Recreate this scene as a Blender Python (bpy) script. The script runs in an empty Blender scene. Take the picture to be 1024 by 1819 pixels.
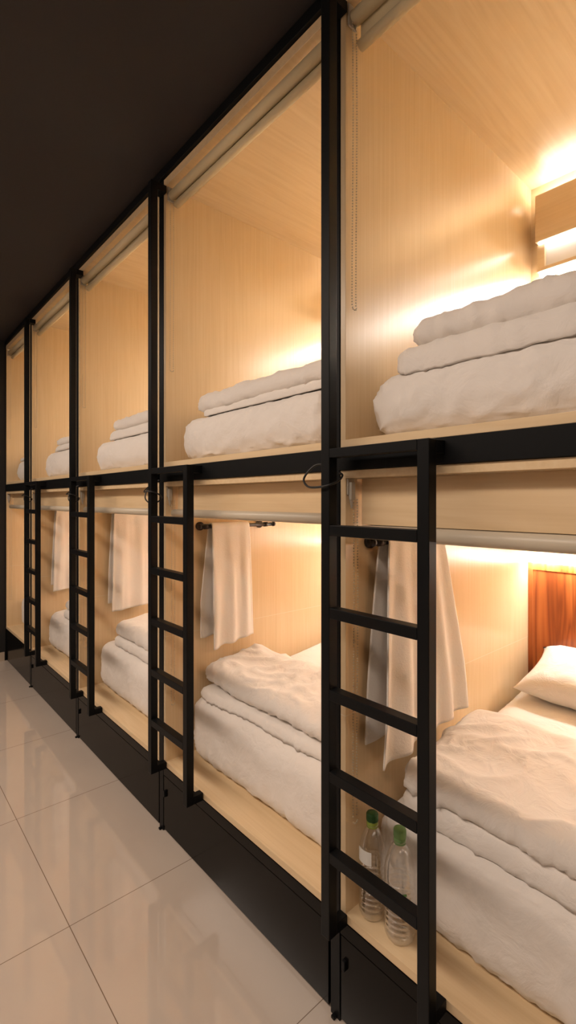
import bpy, bmesh, math, random
from mathutils import Vector, noise, Matrix

random.seed(7)
COL = bpy.context.scene.collection
PI = math.pi

# ---------------------------------------------------------------- helpers
class MB:
    """collects shapes, then links them as one mesh object"""
    def __init__(self):
        self.bm = bmesh.new()

    def box(self, x0, x1, y0, y1, z0, z1):
        v = [self.bm.verts.new((x, y, z)) for x in (x0, x1) for y in (y0, y1) for z in (z0, z1)]
        for f in ((0, 1, 3, 2), (4, 6, 7, 5), (0, 4, 5, 1), (2, 3, 7, 6), (0, 2, 6, 4), (1, 5, 7, 3)):
            self.bm.faces.new([v[i] for i in f])
        return self

    def tube(self, pts, r, seg=12, cap=True, closed=False):
        pts = [Vector(p) for p in pts]
        n = len(pts)
        rings = []
        up = Vector((0, 0, 1))
        prev = None
        for i, p in enumerate(pts):
            if closed:
                t = pts[(i + 1) % n] - pts[(i - 1) % n]
            else:
                t = pts[min(i + 1, n - 1)] - pts[max(i - 1, 0)]
            t.normalize()
            a = prev if prev is not None else (up if abs(t.dot(up)) < .9 else Vector((1, 0, 0)))
            b = t.cross(a)
            b.normalize()
            a = b.cross(t)
            a.normalize()
            prev = a
            rr = r[i] if isinstance(r, (list, tuple)) else r
            rings.append([self.bm.verts.new(p + (a * math.cos(k * 2 * PI / seg) + b * math.sin(k * 2 * PI / seg)) * rr) for k in range(seg)])
        for i in range(n if closed else n - 1):
            A, B = rings[i], rings[(i + 1) % n]
            for k in range(seg):
                self.bm.faces.new((A[k], A[(k + 1) % seg], B[(k + 1) % seg], B[k]))
        if cap and not closed:
            self.bm.faces.new(list(reversed(rings[0])))
            self.bm.faces.new(rings[-1])
        return self

    def lathe(self, cx, cy, prof, seg=40, wob=None):
        rings = []
        for (r, z) in prof:
            ring = []
            for k in range(seg):
                a = k * 2 * PI / seg
                q = r * (wob(a, z) if wob else 1)
                ring.append(self.bm.verts.new((cx + q * math.cos(a), cy + q * math.sin(a), z)))
            rings.append(ring)
        for A, B in zip(rings, rings[1:]):
            for k in range(seg):
                self.bm.faces.new((A[k], A[(k + 1) % seg], B[(k + 1) % seg], B[k]))
        self.bm.faces.new(list(reversed(rings[0])))
        self.bm.faces.new(rings[-1])
        return self

    def bead(self, p, r):
        m = Matrix.Translation(p) @ Matrix.Scale(r, 4)
        bmesh.ops.create_icosphere(self.bm, subdivisions=1, radius=1, matrix=m)
        return self

    def grid(self, nu, nv, fn):
        vs = [[self.bm.verts.new(fn(i / nu, j / nv)) for j in range(nv + 1)] for i in range(nu + 1)]
        for i in range(nu):
            for j in range(nv):
                self.bm.faces.new((vs[i][j], vs[i + 1][j], vs[i + 1][j + 1], vs[i][j + 1]))
        return self

    def soft(self, x0, x1, y0, y1, z0, z1, rad, res, fn=None):
        """a rounded cushion-like slab; fn(point, normal) returns the displaced point"""
        c = Vector(((x0 + x1) / 2, (y0 + y1) / 2, (z0 + z1) / 2))
        h = Vector(((x1 - x0) / 2, (y1 - y0) / 2, (z1 - z0) / 2))
        R = [min(rad[i], h[i] * .999) for i in range(3)]
        verts = {}
        N = [max(2, int(2 * h[i] / res)) for i in range(3)]
        # denser parameter near the rounded rims
        def par(i, k):
            t = -1 + 2 * k / N[i]
            return h[i] * math.sin(t * PI / 2 * .82) / math.sin(PI / 2 * .82)
        def vert(p):
            key = tuple(round(q, 6) for q in p)
            if key in verts:
                return verts[key]
            inner = Vector([max(-(h[i] - R[i]), min(h[i] - R[i], p[i])) for i in range(3)])
            d = Vector([(p[i] - inner[i]) / R[i] for i in range(3)])
            n = d.normalized() if d.length > 1e-9 else Vector((0, 0, 1))
            q = c + inner + Vector([n[i] * R[i] for i in range(3)])
            nn = Vector([n[i] / R[i] for i in range(3)]).normalized()
            if fn:
                q = fn(q, nn)
            verts[key] = self.bm.verts.new(q)
            return verts[key]
        for ax in range(3):
            a, b = [i for i in range(3) if i != ax]
            for sgn in (-1, 1):
                for i in range(N[a]):
                    for j in range(N[b]):
                        quad = []
                        for (di, dj) in ((0, 0), (1, 0), (1, 1), (0, 1)):
                            p = [0, 0, 0]
                            p[ax] = sgn * h[ax]
                            p[a] = par(a, i + di)
                            p[b] = par(b, j + dj)
                            quad.append(vert(p))
                        if len(set(quad)) < 4:
                            continue
                        try:
                            self.bm.faces.new(quad)
                        except ValueError:
                            pass
        return self

    def build(self, name, mat, parent=None, smooth=False, bevel=0, solid=0):
        bmesh.ops.recalc_face_normals(self.bm, faces=self.bm.faces)
        me = bpy.data.meshes.new(name)
        self.bm.to_mesh(me)
        self.bm.free()
        o = bpy.data.objects.new(name, me)
        COL.objects.link(o)
        me.materials.append(mat)
        if smooth:
            for p in me.polygons:
                p.use_smooth = True
        if solid:
            m = o.modifiers.new('thickness', 'SOLIDIFY')
            m.thickness = solid
            m.offset = 0
        if bevel:
            m = o.modifiers.new('bevel', 'BEVEL')
            m.width = bevel
            m.segments = 2
            m.limit_method = 'ANGLE'
        if parent is not None:
            o.parent = parent
            o.matrix_parent_inverse = Matrix.Translation(-parent.location)
        return o


def tag(o, label, cat, group=None, kind=None):
    o['label'] = label
    o['category'] = cat
    if group:
        o['group'] = group
    if kind:
        o['kind'] = kind
    return o


def thing(name, label, cat, loc=(0, 0, 0), group=None):
    o = bpy.data.objects.new(name, None)
    o.empty_display_size = .05
    COL.objects.link(o)
    o.location = loc
    return tag(o, label, cat, group)


def struct(name, mb, mat, label=None, cat=None):
    o = mb.build(name, mat)
    o['kind'] = 'structure'
    if label:
        o['label'] = label
        o['category'] = cat
    return o


# ---------------------------------------------------------------- materials
def new_mat(name):
    m = bpy.data.materials.new(name)
    m.use_nodes = True
    nt = m.node_tree
    nt.nodes.clear()
    out = nt.nodes.new('ShaderNodeOutputMaterial')
    return m, nt, out


def N(nt, kind, **kw):
    n = nt.nodes.new(kind)
    for k, v in kw.items():
        setattr(n, k, v)
    return n


def ramp(nt, fac, stops):
    r = nt.nodes.new('ShaderNodeValToRGB')
    el = r.color_ramp.elements
    while len(el) < len(stops):
        el.new(.5)
    for e, (p, c) in zip(el, stops):
        e.position = p
        e.color = (*c, 1)
    nt.links.new(fac, r.inputs[0])
    return r.outputs[0]


def plain(name, col, rough=.5, spec=.5, metal=0, bump=None):
    m, nt, out = new_mat(name)
    b = N(nt, 'ShaderNodeBsdfPrincipled')
    b.inputs['Base Color'].default_value = (*col, 1)
    b.inputs['Roughness'].default_value = rough
    b.inputs['Specular IOR Level'].default_value = spec
    b.inputs['Metallic'].default_value = metal
    if bump:
        sc, st = bump
        tc = N(nt, 'ShaderNodeTexCoord')
        nz = N(nt, 'ShaderNodeTexNoise')
        nz.inputs['Scale'].default_value = sc
        nz.inputs['Detail'].default_value = 3
        bp = N(nt, 'ShaderNodeBump')
        bp.inputs['Strength'].default_value = st
        bp.inputs['Distance'].default_value = .002
        nt.links.new(tc.outputs['Object'], nz.inputs['Vector'])
        nt.links.new(nz.outputs['Fac'], bp.inputs['Height'])
        nt.links.new(bp.outputs[0], b.inputs['Normal'])
    nt.links.new(b.outputs[0], out.inputs[0])
    return m


def wood(name, axis, dark, mid, light, rough=.3, fine=90, stretch=1.2, contrast=.35, spec=.5, seam=None):
    """laminate / veneer with its grain running along one axis"""
    m, nt, out = new_mat(name)
    tc = N(nt, 'ShaderNodeTexCoord')
    oi = N(nt, 'ShaderNodeObjectInfo')
    mul = N(nt, 'ShaderNodeVectorMath', operation='SCALE')
    mul.inputs[0].default_value = (7.3, 5.1, 3.7)
    nt.links.new(oi.outputs['Random'], mul.inputs['Scale'])
    add = N(nt, 'ShaderNodeVectorMath', operation='ADD')
    nt.links.new(tc.outputs['Object'], add.inputs[0])
    nt.links.new(mul.outputs[0], add.inputs[1])

    def mapped(s_across, s_along):
        mp = N(nt, 'ShaderNodeMapping')
        sc = [s_across] * 3
        sc['xyz'.index(axis)] = s_along
        mp.inputs['Scale'].default_value = sc
        nt.links.new(add.outputs[0], mp.inputs['Vector'])
        return mp.outputs[0]
    n1 = N(nt, 'ShaderNodeTexNoise')
    n1.inputs['Scale'].default_value = 1
    n1.inputs['Detail'].default_value = 5
    n1.inputs['Roughness'].default_value = .65
    nt.links.new(mapped(fine, stretch), n1.inputs['Vector'])
    n2 = N(nt, 'ShaderNodeTexNoise')
    n2.inputs['Scale'].default_value = 1
    n2.inputs['Detail'].default_value = 2
    n2.inputs['Distortion'].default_value = 1.2
    nt.links.new(mapped(9, .9), n2.inputs['Vector'])
    wv = N(nt, 'ShaderNodeMath', operation='MULTIPLY')
    wv.inputs[1].default_value = 9
    nt.links.new(n2.outputs['Fac'], wv.inputs[0])
    fr = N(nt, 'ShaderNodeMath', operation='PINGPONG')
    fr.inputs[1].default_value = 1
    nt.links.new(wv.outputs[0], fr.inputs[0])
    mix = N(nt, 'ShaderNodeMix')
    mix.data_type = 'FLOAT'
    mix.inputs[0].default_value = contrast
    nt.links.new(n1.outputs['Fac'], mix.inputs[2])
    nt.links.new(fr.outputs[0], mix.inputs[3])
    c = ramp(nt, mix.outputs[0], [(.25, dark), (.5, mid), (.78, light)])
    if seam:
        # pale filled joint between two boards at one height
        sp = N(nt, 'ShaderNodeSeparateXYZ')
        nt.links.new(tc.outputs['Object'], sp.inputs[0])
        cm = N(nt, 'ShaderNodeMath', operation='COMPARE')
        cm.inputs[1].default_value = seam
        cm.inputs[2].default_value = .0016
        nt.links.new(sp.outputs[2], cm.inputs[0])
        mc = N(nt, 'ShaderNodeMix')
        mc.data_type = 'RGBA'
        nt.links.new(cm.outputs[0], mc.inputs[0])
        nt.links.new(c, mc.inputs[6])
        mc.inputs[7].default_value = (.77, .63, .44, 1)
        c = mc.outputs[2]
    b = N(nt, 'ShaderNodeBsdfPrincipled')
    b.inputs['Roughness'].default_value = rough
    b.inputs['Specular IOR Level'].default_value = spec
    nt.links.new(c, b.inputs['Base Color'])
    bp = N(nt, 'ShaderNodeBump')
    bp.inputs['Strength'].default_value = .06
    bp.inputs['Distance'].default_value = .001
    nt.links.new(n1.outputs['Fac'], bp.inputs['Height'])
    nt.links.new(bp.outputs[0], b.inputs['Normal'])
    nt.links.new(b.outputs[0], out.inputs[0])
    return m


MD, MM, ML = (.70, .515, .30), (.745, .56, .338), (.785, .61, .39)
M_WOOD_Z = wood('maple_vertical', 'z', MD, MM, ML, rough=.27, fine=130, stretch=1.6, contrast=.12, seam=.92)
M_WOOD_Y = wood('maple_deep', 'y', MD, MM, ML, rough=.33, fine=80, contrast=.25)
M_WOOD_X = wood('maple_horizontal', 'x', MD, MM, ML, rough=.4, fine=80, contrast=.25)
M_CHERRY = wood('cherry_veneer', 'z', (.25, .056, .012), (.42, .108, .023), (.56, .17, .042), rough=.32, fine=40, contrast=.5)

M_BLACK = plain('black_powder_coat', (.0055, .006, .0067), .42, .14, bump=(700, .05))
M_CAB = plain('black_laminate', (.0035, .003, .0026), .16, .14)
M_CEIL = plain('charcoal_paint', (.033, .0285, .029), .75, .25, bump=(60, .05))
M_PALE = plain('pale_plaster_wall', (.40, .36, .32), .7, .3)
M_WALL = plain('charcoal_wall', (.02, .018, .017), .7, .3)
M_PLASTIC_BLACK = plain('black_cable', (.01, .01, .01), .4)
M_GUNMETAL = plain('bronze_black_rail', (.03, .022, .018), .35, .5, .4)
M_BLIND = plain('beige_blind_fabric', (.70, .60, .40), .5, .4, bump=(900, .12))
M_BAR = plain('ivory_blind_bar', (.58, .51, .40), .35, .5)
M_BRACKET = plain('grey_bracket', (.45, .40, .33), .4, .5)
M_BEAD = plain('pale_bead_chain', (.55, .46, .33), .4, .5)
M_BASE = plain('beige_skirting_tile', (.50, .40, .30), .2, .5)
M_CAP = plain('green_cap', (.22, .41, .15), .45, .5)
M_CAP2 = plain('dark_green_cap', (.03, .13, .03), .45, .5)
M_COLLAR = plain('lime_collar', (.36, .48, .07), .45, .5)
M_LABEL = plain('white_label', (.72, .70, .66), .5)
M_PRINT = plain('green_print', (.09, .22, .05), .5)
M_PANEL = plain('white_shelf_panel', (.78, .74, .68), .4)


def fabric(name, col, sc, st, rough=.85, sheen=.15, crease=6, cmix=.5, bdist=.03):
    m, nt, out = new_mat(name)
    tc = N(nt, 'ShaderNodeTexCoord')
    b = N(nt, 'ShaderNodeBsdfPrincipled')
    b.inputs['Base Color'].default_value = (*col, 1)
    b.inputs['Roughness'].default_value = rough
    b.inputs['Specular IOR Level'].default_value = .2
    b.inputs['Sheen Weight'].default_value = sheen
    n1 = N(nt, 'ShaderNodeTexNoise')
    n1.inputs['Scale'].default_value = sc
    n1.inputs['Detail'].default_value = 6
    n1.inputs['Roughness'].default_value = .55
    n1.inputs['Distortion'].default_value = .8
    nt.links.new(tc.outputs['Object'], n1.inputs['Vector'])
    n2 = N(nt, 'ShaderNodeTexNoise')
    n2.noise_type = 'RIDGED_MULTIFRACTAL'
    n2.inputs['Scale'].default_value = crease
    n2.inputs['Detail'].default_value = 3
    n2.inputs['Roughness'].default_value = .45
    n2.inputs['Distortion'].default_value = .6
    nt.links.new(tc.outputs['Object'], n2.inputs['Vector'])
    hm = N(nt, 'ShaderNodeMix')
    hm.data_type = 'FLOAT'
    hm.inputs[0].default_value = cmix
    nt.links.new(n1.outputs['Fac'], hm.inputs[2])
    nt.links.new(n2.outputs['Fac'], hm.inputs[3])
    bp = N(nt, 'ShaderNodeBump')
    bp.inputs['Strength'].default_value = st
    bp.inputs['Distance'].default_value = bdist
    nt.links.new(hm.outputs[0], bp.inputs['Height'])
    nt.links.new(bp.outputs[0], b.inputs['Normal'])
    nt.links.new(b.outputs[0], out.inputs[0])
    return m


M_COTTON = fabric('white_cotton', (.80, .75, .70), 14, .45)
M_SHEET = fabric('white_sheet', (.80, .75, .70), 11, .38)
M_TERRY = fabric('white_terry', (.84, .785, .725), 160, .2, .95, .05, cmix=.1, bdist=.012)


def emitter(name, col, strength):
    m, nt, out = new_mat(name)
    e = N(nt, 'ShaderNodeEmission')
    e.inputs[0].default_value = (*col, 1)
    e.inputs[1].default_value = strength
    nt.links.new(e.outputs[0], out.inputs[0])
    return m


LEDC = (1, .975, .93)
M_LED_UP = emitter('led_ceiling_wash', LEDC, 15)
M_LED_MID = emitter('led_niche', LEDC, 8)
M_LED_LOW = emitter('led_under_shelf', LEDC, 86)
M_LED_HEAD = emitter('led_headboard', LEDC, 55)


def bottle_plastic():
    m, nt, out = new_mat('clear_bottle_plastic')
    tr = N(nt, 'ShaderNodeBsdfTransparent')
    tr.inputs[0].default_value = (.95, .95, .945, 1)
    gl = N(nt, 'ShaderNodeBsdfGlossy')
    gl.inputs['Roughness'].default_value = .06
    gl.inputs['Color'].default_value = (.95, .95, .95, 1)
    fr = N(nt, 'ShaderNodeLayerWeight')
    fr.inputs[0].default_value = .36
    mx = N(nt, 'ShaderNodeMixShader')
    nt.links.new(fr.outputs[1], mx.inputs[0])
    nt.links.new(tr.outputs[0], mx.inputs[1])
    nt.links.new(gl.outputs[0], mx.inputs[2])
    nt.links.new(mx.outputs[0], out.inputs[0])
    return m


M_PET = bottle_plastic()


def floor_mat():
    m, nt, out = new_mat('polished_beige_tile')
    tc = N(nt, 'ShaderNodeTexCoord')
    sep = N(nt, 'ShaderNodeSeparateXYZ')
    nt.links.new(tc.outputs['Object'], sep.inputs[0])

    def line(sock, origin, pitch):
        a = N(nt, 'ShaderNodeMath', operation='SUBTRACT')
        a.inputs[1].default_value = origin - pitch * 40
        nt.links.new(sock, a.inputs[0])
        d = N(nt, 'ShaderNodeMath', operation='DIVIDE')
        d.inputs[1].default_value = pitch
        nt.links.new(a.outputs[0], d.inputs[0])
        f = N(nt, 'ShaderNodeMath', operation='FRACT')
        nt.links.new(d.outputs[0], f.inputs[0])
        s = N(nt, 'ShaderNodeMath', operation='SUBTRACT')
        s.inputs[1].default_value = .5
        nt.links.new(f.outputs[0], s.inputs[0])
        ab = N(nt, 'ShaderNodeMath', operation='ABSOLUTE')
        nt.links.new(s.outputs[0], ab.inputs[0])
        g = N(nt, 'ShaderNodeMath', operation='GREATER_THAN')
        g.inputs[1].default_value = .5 - .0014 / pitch
        nt.links.new(ab.outputs[0], g.inputs[0])
        return g.outputs[0]
    lx = line(sep.outputs[0], -1.066, .797)
    ly = line(sep.outputs[1], .579, .8)
    mx = N(nt, 'ShaderNodeMath', operation='MAXIMUM')
    nt.links.new(lx, mx.inputs[0])
    nt.links.new(ly, mx.inputs[1])
    nz = N(nt, 'ShaderNodeTexNoise')
    nz.inputs['Scale'].default_value = 2.2
    nz.inputs['Detail'].default_value = 4
    nt.links.new(tc.outputs['Object'], nz.inputs['Vector'])
    base = ramp(nt, nz.outputs['Fac'], [(.3, (.53, .445, .375)), (.7, (.565, .48, .405))])
    mc = N(nt, 'ShaderNodeMix')
    mc.data_type = 'RGBA'
    nt.links.new(mx.outputs[0], mc.inputs[0])
    nt.links.new(base, mc.inputs[6])
    mc.inputs[7].default_value = (.20, .14, .095, 1)
    b = N(nt, 'ShaderNodeBsdfPrincipled')
    b.inputs['Roughness'].default_value = .03
    b.inputs['Specular IOR Level'].default_value = .95
    nt.links.new(mc.outputs[2], b.inputs['Base Color'])
    nt.links.new(b.outputs[0], out.inputs[0])
    return m


M_FLOOR = floor_mat()

# ---------------------------------------------------------------- room shell
CEIL = 3.115
XL, XR, YF, YB = -5.38, 1.3, -1.05, 2.47
struct('floor', MB().box(XL - .1, XR + .1, YF - .1, YB + .1, -.08, 0), M_FLOOR)
struct('ceiling', MB().box(XL - .1, XR + .1, YF - .1, YB + .1, CEIL, CEIL + .1), M_CEIL)
struct('wall_left', MB().box(XL - .1, XL, YF, YB, 0, CEIL), M_WALL)
struct('wall_right', MB().box(XR, XR + .1, YF, YB, 0, CEIL), M_WALL)
struct('wall_front', MB().box(XL, XR, YF - .1, YF, 0, CEIL), M_PALE)
struct('wall_back', MB().box(XL, XR, YB, YB + .1, 0, CEIL), M_WALL)
struct('baseboard_left', MB().box(XL, XL + .012, YF, 1.065, 0, .085), M_BASE)

# ---------------------------------------------------------------- bays
# inner faces of the side panels (left, right), nearest bay first
BAYS = [(-.964, .10), (-2.087, -1.053), (-3.273, -2.176), (-4.426, -3.362), (-5.355, -4.515)]
T = .020                  # panel thickness
FY = 1.08                 # front plane of the pods
BY = 2.395                # inner face of the back panel
ORD = ['nearest', 'second nearest', 'middle', 'second farthest', 'farthest']
UPZ0, UPZ1 = 1.738, 3.032  # upper bunk: platform top, ceiling underside
LOZ0, LOZ1 = .335, 1.624   # lower bunk

# the black steel frame between and around the openings
fr = thing('facade_frame', 'black steel frame of posts and rails around all the pod openings', 'frame', ((BAYS[4][0] + BAYS[0][1]) / 2, 1.1, 0))
edges = [(BAYS[0][1] + T + .002, BAYS[0][1] + T + .047)]
for a, b in zip(BAYS, BAYS[1:]):
    edges.append((b[1] + T + .010, a[0] - T - .002))
for (x0, x1) in edges:
    MB().box(x0, x1, 1.078, 1.125, .001, 3.07).build('post', M_BLACK, fr, bevel=.0015)
    MB().box(x0 + .012, x1 - .012, 1.066, 1.0775, .001, .010).build('foot', M_BLACK, fr, bevel=.0015)
MB().box(XL + .003, edges[0][1], 1.066, 1.12, 3.071, CEIL - .001).build('top_rail', M_BLACK, fr, bevel=.0015)
for (l, r) in BAYS:
    MB().box(l - T - .0015, r + T + .0015, 1.072, 1.11, 1.6475, 1.7135).build('middle_rail', M_BLACK, fr, bevel=.0015)
MB().box(XL + .002, BAYS[4][0] - T - .0005, 1.073, 1.12, .001, 3.07).build('post', M_BLACK, fr)

# filler wall beyond the last bay on the right
struct('wall_side', MB().box(edges[0][1] + .001, XR, 1.08, 1.12, 0, CEIL), M_WALL)

# storage cabinets under the lower bunks
for k, (l, r) in enumerate(BAYS):
    c = thing('storage_cabinet', f'low black storage cabinet under the {ORD[k]} lower bunk', 'cabinet', ((l + r) / 2, 1.3, 0), 'storage cabinets under the bunks')
    x0, x1 = l - T, r + T
    MB().box(x0, x1, 1.10, 2.38, .001, .309).build('body', M_CAB, c)
    MB().box(x0 + .001, x1 - .001, 1.078, 1.099, .266, .309).build('top_rail', M_CAB, c, bevel=.0012)
    d = MB().box(x0 + .001, x1 - .001, 1.080, 1.099, .012, .262).build('front_panel', M_CAB, c, bevel=.0015)
    MB().box(x0 + .012, x0 + .024, 1.070, 1.081, .17, .20).build('latch', M_BLACK, d, bevel=.002)

# ---------------------------------------------------------------- pods
def panel_grooves():
    return None


LIGHT_GAP = .09
for k, (l, r) in enumerate(BAYS):
    for up in (True, False):
        z0, z1 = (UPZ0, UPZ1) if up else (LOZ0, LOZ1)
        zb0 = 1.7145 if up else .310
        zt1 = 3.0695 if up else 1.6465
        w = 'upper' if up else 'lower'
        lit = 'folded white bedding inside' if up else 'orange-brown headboard at the back' if k == 0 else 'white bed inside'
        p = thing('sleeping_pod', f'{w} wooden sleeping pod, {ORD[k]} of the {w} row, {lit}', 'bunk', ((l + r) / 2, 1.7, zb0), f'{w} sleeping pods')
        MB().box(l - T, l, FY, BY + T, z0 - .001, z1 + .001).build('side_panel', M_WOOD_Z, p, bevel=.001)
        MB().box(r, r + T, FY, BY + T, z0 - .001, z1 + .001).build('side_panel', M_WOOD_Z, p, bevel=.001)
        MB().box(l - T, r + T, FY, BY + T, zb0, z0).build('bed_platform', M_WOOD_X, p, bevel=.001)
        MB().box(l - T, r + T, FY, BY + T, z1, zt1).build('ceiling_panel', M_WOOD_Y, p, bevel=.001)
        MB().box(l, r, BY, BY + T, z0, z1).build('back_panel', M_WOOD_X, p)
        if not up:
            # valance board hiding the blind, headboard with its border
            MB().box(l + .016, r - .004, 1.134, 1.150, 1.486, z1 - .001).build('valance', M_WOOD_X, p, bevel=.001)
            h = MB()
            h.box(l + .001, r - .001, 2.362, 2.394, .34, 1.272)
            ho = h.build('headboard', M_CHERRY, p, bevel=.002)
            ho['label'] = 'orange-brown cherry wood headboard'
            hb = MB()
            hb.box(l + .001, r - .001, 2.358, 2.3615, 1.236, 1.272)
            hb.box(l + .001, l + .022, 2.358, 2.3615, .34, 1.2355)
            hb.box(r - .022, r - .001, 2.358, 2.3615, .34, 1.2355)
            hb.build('headboard_border', M_CHERRY, ho, bevel=.001)
            led = MB().box(l + .01, r - .01, 2.332, 2.3575, 1.274, 1.284).build('led_strip', M_LED_HEAD, ho)

# light shelves at the back of the upper pods
for k, (l, r) in enumerate(BAYS):
    s = thing('light_shelf', f'wooden shelf box with white light strips inside the {ORD[k]} upper pod', 'shelf', ((l + r) / 2, 2.35, 2.59), 'light shelves of the upper pods')
    x0, x1 = l + .055, r - .03
    MB().box(x0, x1, 2.300, 2.394, 2.727, 2.937).build('shelf_box', M_WOOD_X, s, bevel=.001)
    MB().box(x0 + .002, x1, 2.34, 2.39, 2.9375, 2.944).build('led_strip', M_LED_UP, s)
    MB().box(x0 + .01, x1, 2.310, 2.335, 2.719, 2.7265).build('led_strip', M_LED_MID, s)
    lo = MB()
    lo.box(x0 + .002, x0 + .034, 2.318, 2.394, 2.612, 2.7185)
    lo.box(x1 - .034, x1, 2.318, 2.394, 2.612, 2.7185)
    lo.box(x0 + .002, x1, 2.312, 2.394, 2.596, 2.6115)
    lo.build('shelf_frame', M_WOOD_X, s, bevel=.001)
    MB().box(x0 + .0345, x1 - .0345, 2.338, 2.345, 2.612, 2.718).build('white_panel', M_PANEL, s)
    MB().box(x0 + .002, x1, 2.345, 2.375, 2.588, 2.5955).build('led_strip', M_LED_LOW, s)

# ---------------------------------------------------------------- ladders
LX0, LP, LW, TB = -.9876, 1.119, .3544, .033
LBOT, LTOP, UTOP = .3075, 3.026, 1.705
RUNGS = [1.488, 1.2535, 1.0215, .790, .560]
for k in range(4):
    xa = LX0 - LP * k
    xb = xa + LW
    t = thing('bunk_ladder', f'black steel ladder with one full-height post, {["nearest of the four", "second of the four from the front", "third of the four from the front", "farthest of the four"][k]}', 'ladder', (xa + LW / 2, 1.02, LBOT), 'black bunk ladders')
    MB().box(xa, xa + TB, 1.0, 1.0 + TB, LBOT, LTOP).build('tall_post', M_BLACK, t, bevel=.002)
    MB().box(xb - TB, xb, 1.0, 1.0 + TB, LBOT, UTOP).build('short_post', M_BLACK, t, bevel=.002)
    MB().box(xa + TB + .0003, xb - TB - .0003, 1.0, 1.0 + TB, UTOP - .026, UTOP).build('top_bar', M_BLACK, t, bevel=.0015)
    for z in RUNGS:
        MB().box(xa + TB + .0003, xb - TB - .0003, 1.0, 1.0 + TB, z - .030, z).build('rung', M_BLACK, t, bevel=.0015)
    for (x, z) in ((xa, LBOT), (xb - TB, LBOT), (xb - TB, UTOP - TB), (xa, LTOP - TB)):
        MB().box(x + (-.022 if z > 2.9 else .004), x + TB - .0005, 1.0 + TB + .0003, 1.0772 if z > 2.9 else 1.0712 if z > 1 else 1.0772, z + .0005, z + TB - .0005).build('wall_bracket', M_BLACK, t, bevel=.001)

# black cables looped round the ladder posts under the middle rail
def smooth_path(pts, n=6):
    P = [Vector(p) for p in pts]
    out = []
    for i in range(len(P) - 1):
        p0, p1, p2, p3 = P[max(i - 1, 0)], P[i], P[i + 1], P[min(i + 2, len(P) - 1)]
        for j in range(n):
            t = j / n
            out.append(.5 * ((2 * p1) + (-p0 + p2) * t + (2 * p0 - 5 * p1 + 4 * p2 - p3) * t * t + (-p0 + 3 * p1 - 3 * p2 + p3) * t ** 3))
    out.append(P[-1])
    return out


for k in range(4):
    xa = LX0 - LP * k
    if k == 0:
        pts = [(xa - .033, 1.068, 1.662), (xa - .062, 1.050, 1.668), (xa - .085, 1.035, 1.650), (xa - .088, 1.015, 1.622),
               (xa - .055, 1.000, 1.600), (xa - .010, .990, 1.596), (xa + .030, .992, 1.600), (xa + .046, 1.02, 1.612),
               (xa + .038, 1.050, 1.630), (xa + .012, 1.067, 1.640)]
    else:
        pts = [(xa - .012, 1.067, 1.655), (xa - .042, 1.045, 1.642), (xa - .060, 1.025, 1.610), (xa - .054, 1.012, 1.570),
               (xa - .028, 1.022, 1.548), (xa + .004, 1.046, 1.552), (xa + .040, 1.048, 1.574), (xa + .054, 1.016, 1.592),
               (xa + .040, .988, 1.600), (xa - .010, .986, 1.598), (xa - .040, 1.010, 1.612), (xa - .052, 1.030, 1.624)]
    tag(MB().tube(smooth_path(pts), .0033, 8).build('cable', M_PLASTIC_BLACK, smooth=True),
        f'thin black cable looped round the {["nearest", "second nearest", "second farthest", "farthest"][k]} ladder post below the middle rail', 'cable', 'cables looped round the ladder posts')

# ---------------------------------------------------------------- roller blinds
def chain(parent, x, y, ztop, zbot, w=.017):
    c = MB()
    step = .0085
    n = int((ztop - zbot) / step)
    for s in (0, 1):
        for i in range(n):
            c.bead((x + .002 * math.sin(i * .05), y + s * w, ztop - i * step), .0026)
    for i in range(5):
        a = PI * i / 4
        c.bead((x, y + w / 2 - w / 2 * math.cos(a), zbot - .006 * math.sin(a)), .0026)
    return c.build('bead_chain', M_BEAD, parent)


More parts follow.
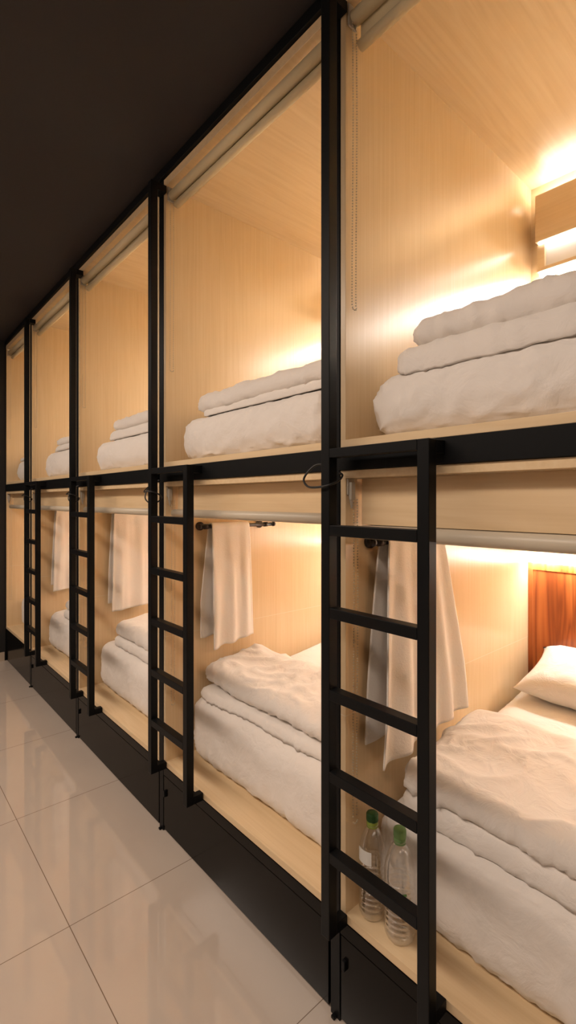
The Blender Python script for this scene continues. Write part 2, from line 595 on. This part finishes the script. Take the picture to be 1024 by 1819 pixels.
for k, (l, r) in enumerate(BAYS):
    # upper blind, rolled up under the pod ceiling
    b = thing('roller_blind', f'beige roller blind rolled up under the ceiling of the {ORD[k]} upper pod', 'blind', ((l + r) / 2, 1.1, 2.95), 'roller blinds of the upper pods')
    drop = [.072, .036, .046, .046, .036][k]
    ry, rz, rr = 1.108, 2.992, .021
    MB().tube([(l + .012, ry, rz), (r - .012, ry, rz)], rr, 24).build('roller', M_BLIND, b, True)
    by, bz, br = 1.128, rz - drop, .016
    MB().box(l + .020, r - .020, by - .0025, by, bz + .004, rz - .004).build('fabric', M_BLIND, b)
    MB().tube([(l + .017, by, bz), (r - .017, by, bz)], br, 20).build('bottom_bar', M_BLIND, b, True)
    for x in (l + .001, r - .008):
        MB().box(x, x + .007, ry - .022, ry + .014, rz - .028, 3.0315).build('bracket', M_BRACKET, b, bevel=.004)
    chain(b, l + .0135, 1.088 + .008, rz - .02, 2.13 if k == 0 else 2.17)
    # lower blind behind the valance, bottom bar showing
    b = thing('roller_blind', f'beige roller blind behind the valance of the {ORD[k]} lower pod, only its bar showing', 'blind', ((l + r) / 2, 1.17, 1.5), 'roller blinds of the lower pods')
    dz = [-.036, .0, .0, 0, 0][k]
    MB().tube([(l + .018, 1.178, 1.597), (r - .012, 1.178, 1.597)], .021, 20).build('roller', M_BLIND, b, True)
    zb = 1.500 + dz
    if k == 0:
        MB().box(l + .03, r - .02, 1.1545, 1.1565, zb, 1.597).build('fabric', M_BLIND, b)
        MB().tube([(l + .024, 1.136, zb), (r - .015, 1.136, zb)], .0205, 20).build('bottom_bar', M_BAR, b, True)
    else:
        MB().box(l + .03, r - .02, 1.1545, 1.1565, zb, 1.597).build('fabric', M_BLIND, b)
        MB().tube([(l + .024, 1.112, zb), (r - .015, 1.112, zb)], .018, 20).build('bottom_bar', M_BAR, b, True)
    br_ = MB()
    br_.box(l + .0005, l + .006, 1.084, 1.112, 1.575, 1.6235)
    br_.box(l + .006, l + .016, 1.088, 1.105, 1.560, 1.612)
    br_.tube([(l + .009, 1.094, 1.575), (l + .009, 1.097, 1.535)], [.008, .003], 10)
    br_.build('bracket', M_BRACKET, b, bevel=.002)
    chain(b, l + .010, 1.104, 1.56, .60)

# ---------------------------------------------------------------- bedding
def ridge(p, sc, seed, sharp=2.0):
    q = Vector((p.x * sc[0] + seed, p.y * sc[1] - seed * .7, p.z * sc[2] + seed * .3))
    n = noise.noise(q)
    return (1 - abs(n) * 2) if sharp == 1 else max(0, 1 - abs(n) * 2.4) ** sharp


def fbm(p, s, seed):
    q = Vector((p.x * s + seed, p.y * s - seed, p.z * s + seed * 2))
    return noise.noise(q) + .5 * noise.noise(q * 2.1) + .25 * noise.noise(q * 4.3)


def mattress(k, x0, x1, y0, z0, z1, slope, res, up):
    seed = k * 3.1 + (17 if up else 0)
    h = z1 - z0

    def fn(q, n):
        t = (q.z - z0) / h
        p = Vector(q)
        # vertical drape folds on the front and side, stronger near the hem
        side = max(0, -n.y) + .6 * abs(n.x)
        fold = ridge(p, (16, 7, 2.6), seed, 2) - .5 * ridge(p, (27, 9, 3.5), seed + 5, 2)
        low = max(0, 1 - t * 1.15)
        p += n * side * (fold * .006 * (.3 + .5 * low) + .004 * fbm(p, 4, seed) + .006 * ridge(p + Vector((p.z * .5, 0, 0)), (34, 12, 5), seed + 11, 3))
        if not up:
            p += n * side * low * .0015 * math.sin(p.x * 70 + 4 * noise.noise(p * 4))
        if up:
            p += n * side * .006 * ridge(p, (9, 9, 16), seed + 2, 3)
        p += Vector((0, 0, 1)) * max(0, n.z) * (.0015 * fbm(p, 4, seed + 1) + .001 * ridge(p, (4, 9, 3), seed + 8, 3))
        if slope:
            p.z += slope * (p.y - y0 - .05) * max(0, min(1, t))
        if p.z < z0 + .0004:
            p.z = z0 + .0004
        return p
    rad = (.085, .06, .085) if up else (.10, .06, .085)
    mb = MB().soft(x0, x1, y0, 2.27 if up else 2.352, z0, z1, rad, res, fn)
    return mb


def duvet_layer(mb, x0, x1, y0, y1, z0, z1, rad, res, seed, slope=0, ys=1.25, wr=1.0, base=0, wave=0, ym=1.13, sagw=.8):
    h = z1 - z0

    def fn(q, n):
        p = Vector(q)
        t = (q.z - z0) / h
        top = max(0, n.z)
        side = max(0, -n.y) + .7 * abs(n.x)
        warp = Vector((noise.noise(p * 3 + Vector((seed, 0, 0))), noise.noise(p * 3 + Vector((0, seed, 0))), 0)) * .10
        w = p + warp
        r1 = ridge(w, (7, 11, 5), seed, 3)
        r2 = ridge(w, (17, 13, 9), seed + 4, 3)
        r3 = ridge(w, (30, 24, 14), seed + 9, 2)
        m = .5 + .5 * noise.noise(p * 2.2 + Vector((seed * 2, 1, 0)))
        m2 = max(0, noise.noise(p * 3.1 + Vector((seed, 7, 2)))) * 2
        p += n * top * wr * (.010 * r1 * (.3 + m) + .011 * r2 * m2 + .004 * r3 * m2 + .010 * fbm(q, 2.6, seed))
        p += n * side * wr * (.008 * ridge(q + Vector((q.z * .6, 0, 0)), (13, 7, 3), seed + 3, 3) + .005 * ridge(q, (30, 14, 5), seed + 6, 3) + .005 * fbm(q, 3, seed + 2))
        if wave:
            p.z += wave * noise.noise(Vector((q.x * 2.6 + seed, .3, 0))) * (1 - .5 * t)
            p.y += wave * noise.noise(Vector((q.x * 3.1 - seed, 5.3, 0)))
        if slope:
            p.z += slope * (p.y - ys)
        # sag over the rounded front edge of the mattress
        d = max(0, min(1, (ym + .06 - p.y) / .06))
        sag = .085 * (1 - math.sqrt(1 - d * d)) if d < 1 else .085
        p.z += -sag * sagw
        p.z = max(p.z, base + slope * (p.y - 1.242) + .0045 + .006 * d - sag)
        return p
    mb.soft(x0, x1, y0, y1, z0, z1, rad, res, fn)


SL = .13


def add_mattress(k, up, **a):
    l, r = BAYS[k]
    w = 'upper' if up else 'lower'
    o = mattress(k, up=up, **a).build('mattress', M_SHEET, None, True)
    lab = f'mattress in a white sheet, under folded bedding in the {ORD[k]} upper pod' if up else \
          f'white sheeted mattress on the wooden platform of the {ORD[k]} lower pod'
    tag(o, lab, 'mattress', f'mattresses of the {w} pods')


# upper row
RES = [.012, .014, .018, .02, .025]
UM = [(.040, 1.925), (.045, 1.935), (.125, 1.925), (.140, 1.94), (.15, 1.93)]
for k, (l, r) in enumerate(BAYS):
    add_mattress(k, True, x0=l + UM[k][0], x1=r - .035, y0=1.13, z0=UPZ0 + .0006, z1=UM[k][1], slope=0, res=RES[k])

def upper_duvet(k, layers, label):
    mb = MB()
    for i, (x0, x1, y0, y1, z0, z1, rad, wr) in enumerate(layers):
        duvet_layer(mb, x0, x1, y0, y1, z0, z1, rad, RES[k] * .85, 3.7 * k + 1.9 * i + .5, wr=wr, wave=.006, base=UM[k][1] + (.002 if k == 0 else 0 if k == 1 else .0015), ym=1.13, sagw=(.95 if i == 0 else .55))
    tag(mb.build('folded_duvet', M_COTTON, None, True), label, 'duvet', 'folded duvets of the upper pods')


upper_duvet(0, [(-.845, .05, 1.150, 1.86, 1.912, 1.990, (.055, .03, .030), .7),
                (-.800, .045, 1.175, 1.84, 1.985, 2.070, (.05, .045, .044), 1.0),
                (-.806, .04, 1.24, 1.84, 1.975, 2.012, (.03, .03, .018), .4)],
            'white duvet folded in three wide layers on the nearest upper mattress')
upper_duvet(1, [(-1.905, -1.10, 1.165, 1.80, 1.924, 1.972, (.05, .02, .016), .5),
                (-1.955, -1.09, 1.160, 1.82, 1.958, 2.042, (.045, .045, .044), 1.0)],
            'white duvet folded over a thin fold on the second nearest upper mattress')
upper_duvet(2, [(-2.985, -2.23, 1.16, 1.80, 1.912, 1.985, (.04, .03, .029), .6),
                (-2.965, -2.24, 1.165, 1.80, 1.980, 2.048, (.05, .04, .035), .8)],
            'white duvet folded in two even layers on the middle upper mattress')
upper_duvet(3, [(-4.09, -3.42, 1.16, 1.80, 1.926, 1.992, (.04, .03, .025), .6),
                (-4.075, -3.43, 1.165, 1.80, 1.988, 2.045, (.05, .04, .03), .8)],
            'white duvet folded in two layers on the second farthest upper mattress')
upper_duvet(4, [(-5.30, -4.57, 1.18, 1.80, 1.918, 1.972, (.04, .03, .018), .4)],
            'white duvet folded thin on the farthest upper mattress')

# lower row
for k, (l, r) in enumerate(BAYS):
    add_mattress(k, False, x0=l + .014, x1=r - .014, y0=1.192, z0=LOZ0 + .0006, z1=.628, slope=SL, res=RES[k])


def lower_duvet(k, layers, label):
    mb = MB()
    for i, (x0, x1, y0, y1, z0, z1, rad, wr, wave) in enumerate(layers):
        duvet_layer(mb, x0, x1, y0, y1, z0, z1, rad, RES[k] * .75, 5.3 * k + 2.3 * i + 9.1, slope=SL, wr=wr, wave=wave, base=.628, ym=1.192, sagw=(.9 if i == 0 else .5))
    tag(mb.build('folded_duvet', M_COTTON, None, True), label, 'duvet', 'folded duvets of the lower pods')


lower_duvet(0, [(-.872, .06, 1.225, 1.69, .612, .690, (.05, .026, .026), .6, .004),
                (-.878, .06, 1.225, 1.685, .683, .768, (.07, .05, .043), 1.25, .006)],
            'rumpled white duvet folded across the foot of the nearest lower bed')
lower_duvet(1, [(-2.030, -1.10, 1.228, 1.57, .612, .672, (.05, .025, .024), .7, .014),
                (-2.045, -1.09, 1.255, 1.60, .668, .762, (.06, .06, .058), 1.25, .012)],
            'rumpled white duvet folded thick on the second nearest lower bed')
lower_duvet(2, [(-3.11, -2.23, 1.235, 1.60, .612, .682, (.05, .025, .024), .7, .008),
                (-3.12, -2.23, 1.240, 1.60, .674, .772, (.07, .06, .058), 1.0, .010)],
            'white duvet folded plump on the middle lower bed')
lower_duvet(3, [(-4.13, -3.42, 1.235, 1.60, .612, .682, (.05, .025, .024), .7, .006),
                (-4.13, -3.42, 1.240, 1.60, .674, .768, (.07, .06, .055), 1.0, .008)],
            'white duvet folded on the second farthest lower bed')


def pillow(k, cx, cy, cz, w, d, t, tilt, rotz, label):
    """two bulging faces meeting in a seam, with pointed corner ears"""
    mb = MB()
    n, m = 44, 30
    M = Matrix.Translation((cx, cy, cz)) @ Matrix.Rotation(rotz, 4, 'Z') @ Matrix.Rotation(tilt, 4, 'X')
    for s in (1, -1):
        def f(u, v, s=s):
            a, b = 2 * u - 1, 2 * v - 1
            prof = (max(0, 1 - a ** 4)) ** .6 * (max(0, 1 - b ** 4)) ** .6
            pinch = 1 - .07 * (1 - b * b) * a * a - 0
            pinch2 = 1 - .10 * (1 - a * a) * b * b
            x, y = a * w / 2 * pinch, b * d / 2 * pinch2
            z = s * t / 2 * prof
            q = Vector((x, y, z))
            edge = min(1, 4 * min(1 - abs(a), 1 - abs(b)))
            z += s * edge * (.008 * noise.noise(q * 7 + Vector((k, 0, s))) + .006 * ridge(q, (14, 9, 5), 3.3 + k, 3))
            q = M @ Vector((x, y, z))
            q.z = max(q.z, .628 + SL * (q.y - 1.242) + .007)
            q.y = min(q.y, 2.352)
            return q
        mb.grid(n, m, f)
    bmesh.ops.remove_doubles(mb.bm, verts=mb.bm.verts, dist=.0004)
    tag(mb.build('pillow', M_COTTON, None, True), label, 'pillow', 'pillows of the lower beds')


PIL = ['white pillow leaning on the orange-brown headboard of the nearest lower bed']
pillow(0, -.545, 2.205, .834, .70, .36, .145, math.radians(17), 0, PIL[0])

# ---------------------------------------------------------------- towel rails and towels
def towel_rail(k, y0, y1, z, label, off=.062):
    l, r = BAYS[k]
    t = thing('towel_rail', label, 'rail', (l + .05, (y0 + y1) / 2, z - .03), 'towel rails of the lower pods')
    x = l + off
    MB().tube([(x, y0, z), (x, y1, z)], .0095, 16).build('bar', M_GUNMETAL, t, True)
    for y in (y0 + .035, y1 - .055):
        m = MB()
        m.tube([(l + .0005, y, z), (l + .012, y, z)], .021, 24)
        m.tube([(l + .012, y, z), (x, y, z)], .008, 12)
        m.tube([(x, y - .012, z), (x, y + .012, z)], .0125, 16)
        m.build('mount', M_GUNMETAL, t, True)
    for y in (y0, y1):
        MB().tube([(x, y - .006, z), (x, y + .006, z)], .012, 16).build('end_cap', M_GUNMETAL, t, True)
    return x


def towel(k, x, zr, ya0, ya1, yb0, yb1, front_len, back_len, amp, nw, label, seed, slant=0, back_shift=0, res=(46, 110)):
    """ya*: span on the rail, yb*: span at the hem; folds deepen downwards"""
    r = .0165
    tot = front_len + PI * r + back_len

    def f(u, v):
        s = v * tot
        if s < front_len:
            t = 1 - s / front_len          # 1 at the hem
            ox, z, front = r, zr - (front_len - s), 1
        elif s < front_len + PI * r:
            a = (s - front_len) / r
            ox, z, front, t = r * math.cos(a), zr + r * math.sin(a), 0, 0
        else:
            t = (s - front_len - PI * r) / back_len
            ox, z, front = -r, zr - t * back_len, -1
        e = t ** .75
        y0 = ya0 + (yb0 - ya0) * e + (back_shift * min(1, t * 1.5) if front < 0 else 0)
        y1 = ya1 + (yb1 - ya1) * e + (back_shift * min(1, t * 1.5) if front < 0 else 0)
        y = y0 + (y1 - y0) * u
        ph = seed + 1.2 * noise.noise(Vector((u * 2, t * 1.4, seed)))
        fold = math.sin(u * nw * 2 * PI + ph) * .6 + .5 * noise.noise(Vector((u * 9, t * 1.6, seed + 3)))
        g = min(1, .12 + 1.2 * t)
        if front >= 0:
            ox += amp * g * (fold * .5 + .55)
        else:
            ox -= min(.020, .5 * amp * g * (.5 + .3 * fold))
        z -= slant * (u - .5) * t * (1 if front > 0 else .4) + .008 * t * noise.noise(Vector((u * 5, seed, 0)))
        return Vector((x + ox, y, z))
    mb = MB().grid(res[0], res[1], f)
    tag(mb.build('towel', M_TERRY, None, True, solid=.005), label, 'towel', 'white towels in the lower pods')


zr = 1.432
x = towel_rail(1, 1.225, 1.685, zr, 'dark metal towel rail on the side wall of the second nearest lower pod')
towel(1, x, zr, 1.283, 1.508, 1.280, 1.532, .575, .535, .028, 2.6, 'white towel folded over the rail in the second nearest lower pod', .4, slant=-.035, back_shift=-.035)
x = towel_rail(0, 1.150, 1.62, zr, 'dark metal towel rail behind the nearest ladder', .046)
towel(0, x, zr, 1.205, 1.50, 1.15, 1.625, .635, .60, .034, 3.8, 'white towel hanging in loose folds behind the nearest ladder', 2.2, slant=-.06, back_shift=-.004, res=(80, 110))
zr = 1.494
x = towel_rail(2, 1.225, 1.69, zr, 'dark metal towel rail on the side wall of the middle lower pod')
towel(2, x, zr, 1.276, 1.56, 1.262, 1.58, .66, .62, .028, 2.4, 'wide white towel hung from the rail in the middle lower pod', 4.1, slant=-.03, back_shift=-.012)
x = towel_rail(3, 1.195, 1.66, zr, 'dark metal towel rail on the side wall of the second farthest lower pod')
towel(3, x, zr, 1.246, 1.50, 1.215, 1.52, .68, .64, .030, 2.2, 'white towel hung from the rail in the second farthest lower pod', 5.7, slant=-.02)

# ---------------------------------------------------------------- bottles
def bottle(cx, cy, R, H, label, collar, capm):
    z0 = LOZ0 + .0008
    t = thing('water_bottle', label, 'bottle', (cx, cy, z0), 'water bottles beside the nearest lower bed')
    zc = z0 + H - .024
    prof = [(R * .70, 0), (R * .88, .003), (R * .97, .012), (R, .024)]
    h_body = (H - .024) * .60
    n = 9
    for i in range(1, n + 1):
        z = .024 + (h_body - .024) * i / n
        st = (h_body - .024) / n
        prof += [(R * .99, z - st * .7), (R * .95, z - st * .5), (R * .99, z - st * .3), (R, z)]
    sh = H - .024 - .020
    for i in range(1, 15):
        a = i / 14
        prof.append((.0145 + (R - .0145) * (1 - a ** 2.1) ** .75, h_body + (sh - h_body) * a))
    prof += [(.0145, sh + .006), (.0175, sh + .008), (.0175, sh + .011), (.0138, sh + .013), (.0138, sh + .0195)]
    prof = [(r_, z0 + z) for r_, z in prof]
    MB().lathe(cx, cy, prof, 40, lambda a, z: 1 + .012 * math.cos(5 * a) * (1 if z < z0 + .03 else 0)).build('bottle_body', M_PET, t, True)
    # water filling the lower part
    cap = MB().lathe(cx, cy, [(.0172, zc), (.0178, zc + .002), (.0175, zc + .018), (.0158, zc + .0215), (.006, zc + .0222)], 36,
                     lambda a, z: 1 + (.012 * math.cos(36 * a)))
    cap.build('cap', capm, t, True)
    MB().lathe(cx, cy, [(.0150, zc - .019), (.0168, zc - .018), (.0168, zc - .001), (.0150, zc - .0004)], 32).build('cap_collar', collar, t, True)
    return t, z0


def wrap(cx, cy, R, a0, a1, z0, z1, n=10):
    m = MB()
    m.grid(n, 2, lambda u, v: Vector((cx + R * math.cos(a0 + (a1 - a0) * u), cy + R * math.sin(a0 + (a1 - a0) * u), z0 + (z1 - z0) * v)))
    return m


b1, z0 = bottle(-.914, 1.142, .0395, .300, 'clear plastic water bottle with white paper label, closer to the wooden side wall', M_COLLAR, M_CAP2)
wrap(-.914, 1.142, .0402, math.radians(-125), math.radians(-55), z0 + .165, z0 + .205).build('label', M_LABEL, b1, True)
b2, z0 = bottle(-.816, 1.142, .0435, .303, 'clear plastic water bottle with light green cap and green print, closer to the ladder post', M_CAP, M_CAP)
wrap(-.816, 1.142, .0441, math.radians(-60), math.radians(-30), z0 + .142, z0 + .149, 6).build('print', M_PRINT, b2, True)
wrap(-.816, 1.142, .0441, math.radians(-110), math.radians(-45), z0 + .108, z0 + .112, 8).build('print', M_PRINT, b2, True)

# ---------------------------------------------------------------- added fill light in the corridor
def area_light(name, loc, size, energy, col, sy=None):
    d = bpy.data.lights.new(name, 'AREA')
    d.shape = 'RECTANGLE'
    d.size = size
    d.size_y = sy or size
    d.energy = energy
    d.spread = math.radians(170)
    d.color = col
    o = bpy.data.objects.new(name, d)
    COL.objects.link(o)
    o.location = loc
    return o


area_light('corridor_fill', (-2.15, -.85, CEIL - .01), 5.7, 84, (1, .83, .70), .38)  # unseen soft light added to brighten the floor and pod fronts

w = bpy.data.worlds.new('world')
bpy.context.scene.world = w
w.use_nodes = True
w.node_tree.nodes['Background'].inputs[0].default_value = (.02, .018, .016, 1)
w.node_tree.nodes['Background'].inputs[1].default_value = 1

# ---------------------------------------------------------------- camera
cd = bpy.data.cameras.new('camera')
cam = bpy.data.objects.new('camera', cd)
COL.objects.link(cam)
cam.location = (0, 0, 1.5577)
TH = .724
cam.rotation_euler = (PI / 2, 0, PI / 2 - TH)
cd.sensor_fit = 'HORIZONTAL'
cd.sensor_width = 36
cd.lens = 863.57 / 1024 * 36
cd.shift_y = -(909.5 - 889.34) / 1024
cd.clip_start = .05
sc = bpy.context.scene
sc.camera = cam
sc.view_settings.view_transform = 'Standard'
sc.view_settings.look = 'None'
sc.view_settings.gamma = 1
sc.view_settings.use_curve_mapping = False
sc.view_settings.exposure = .34
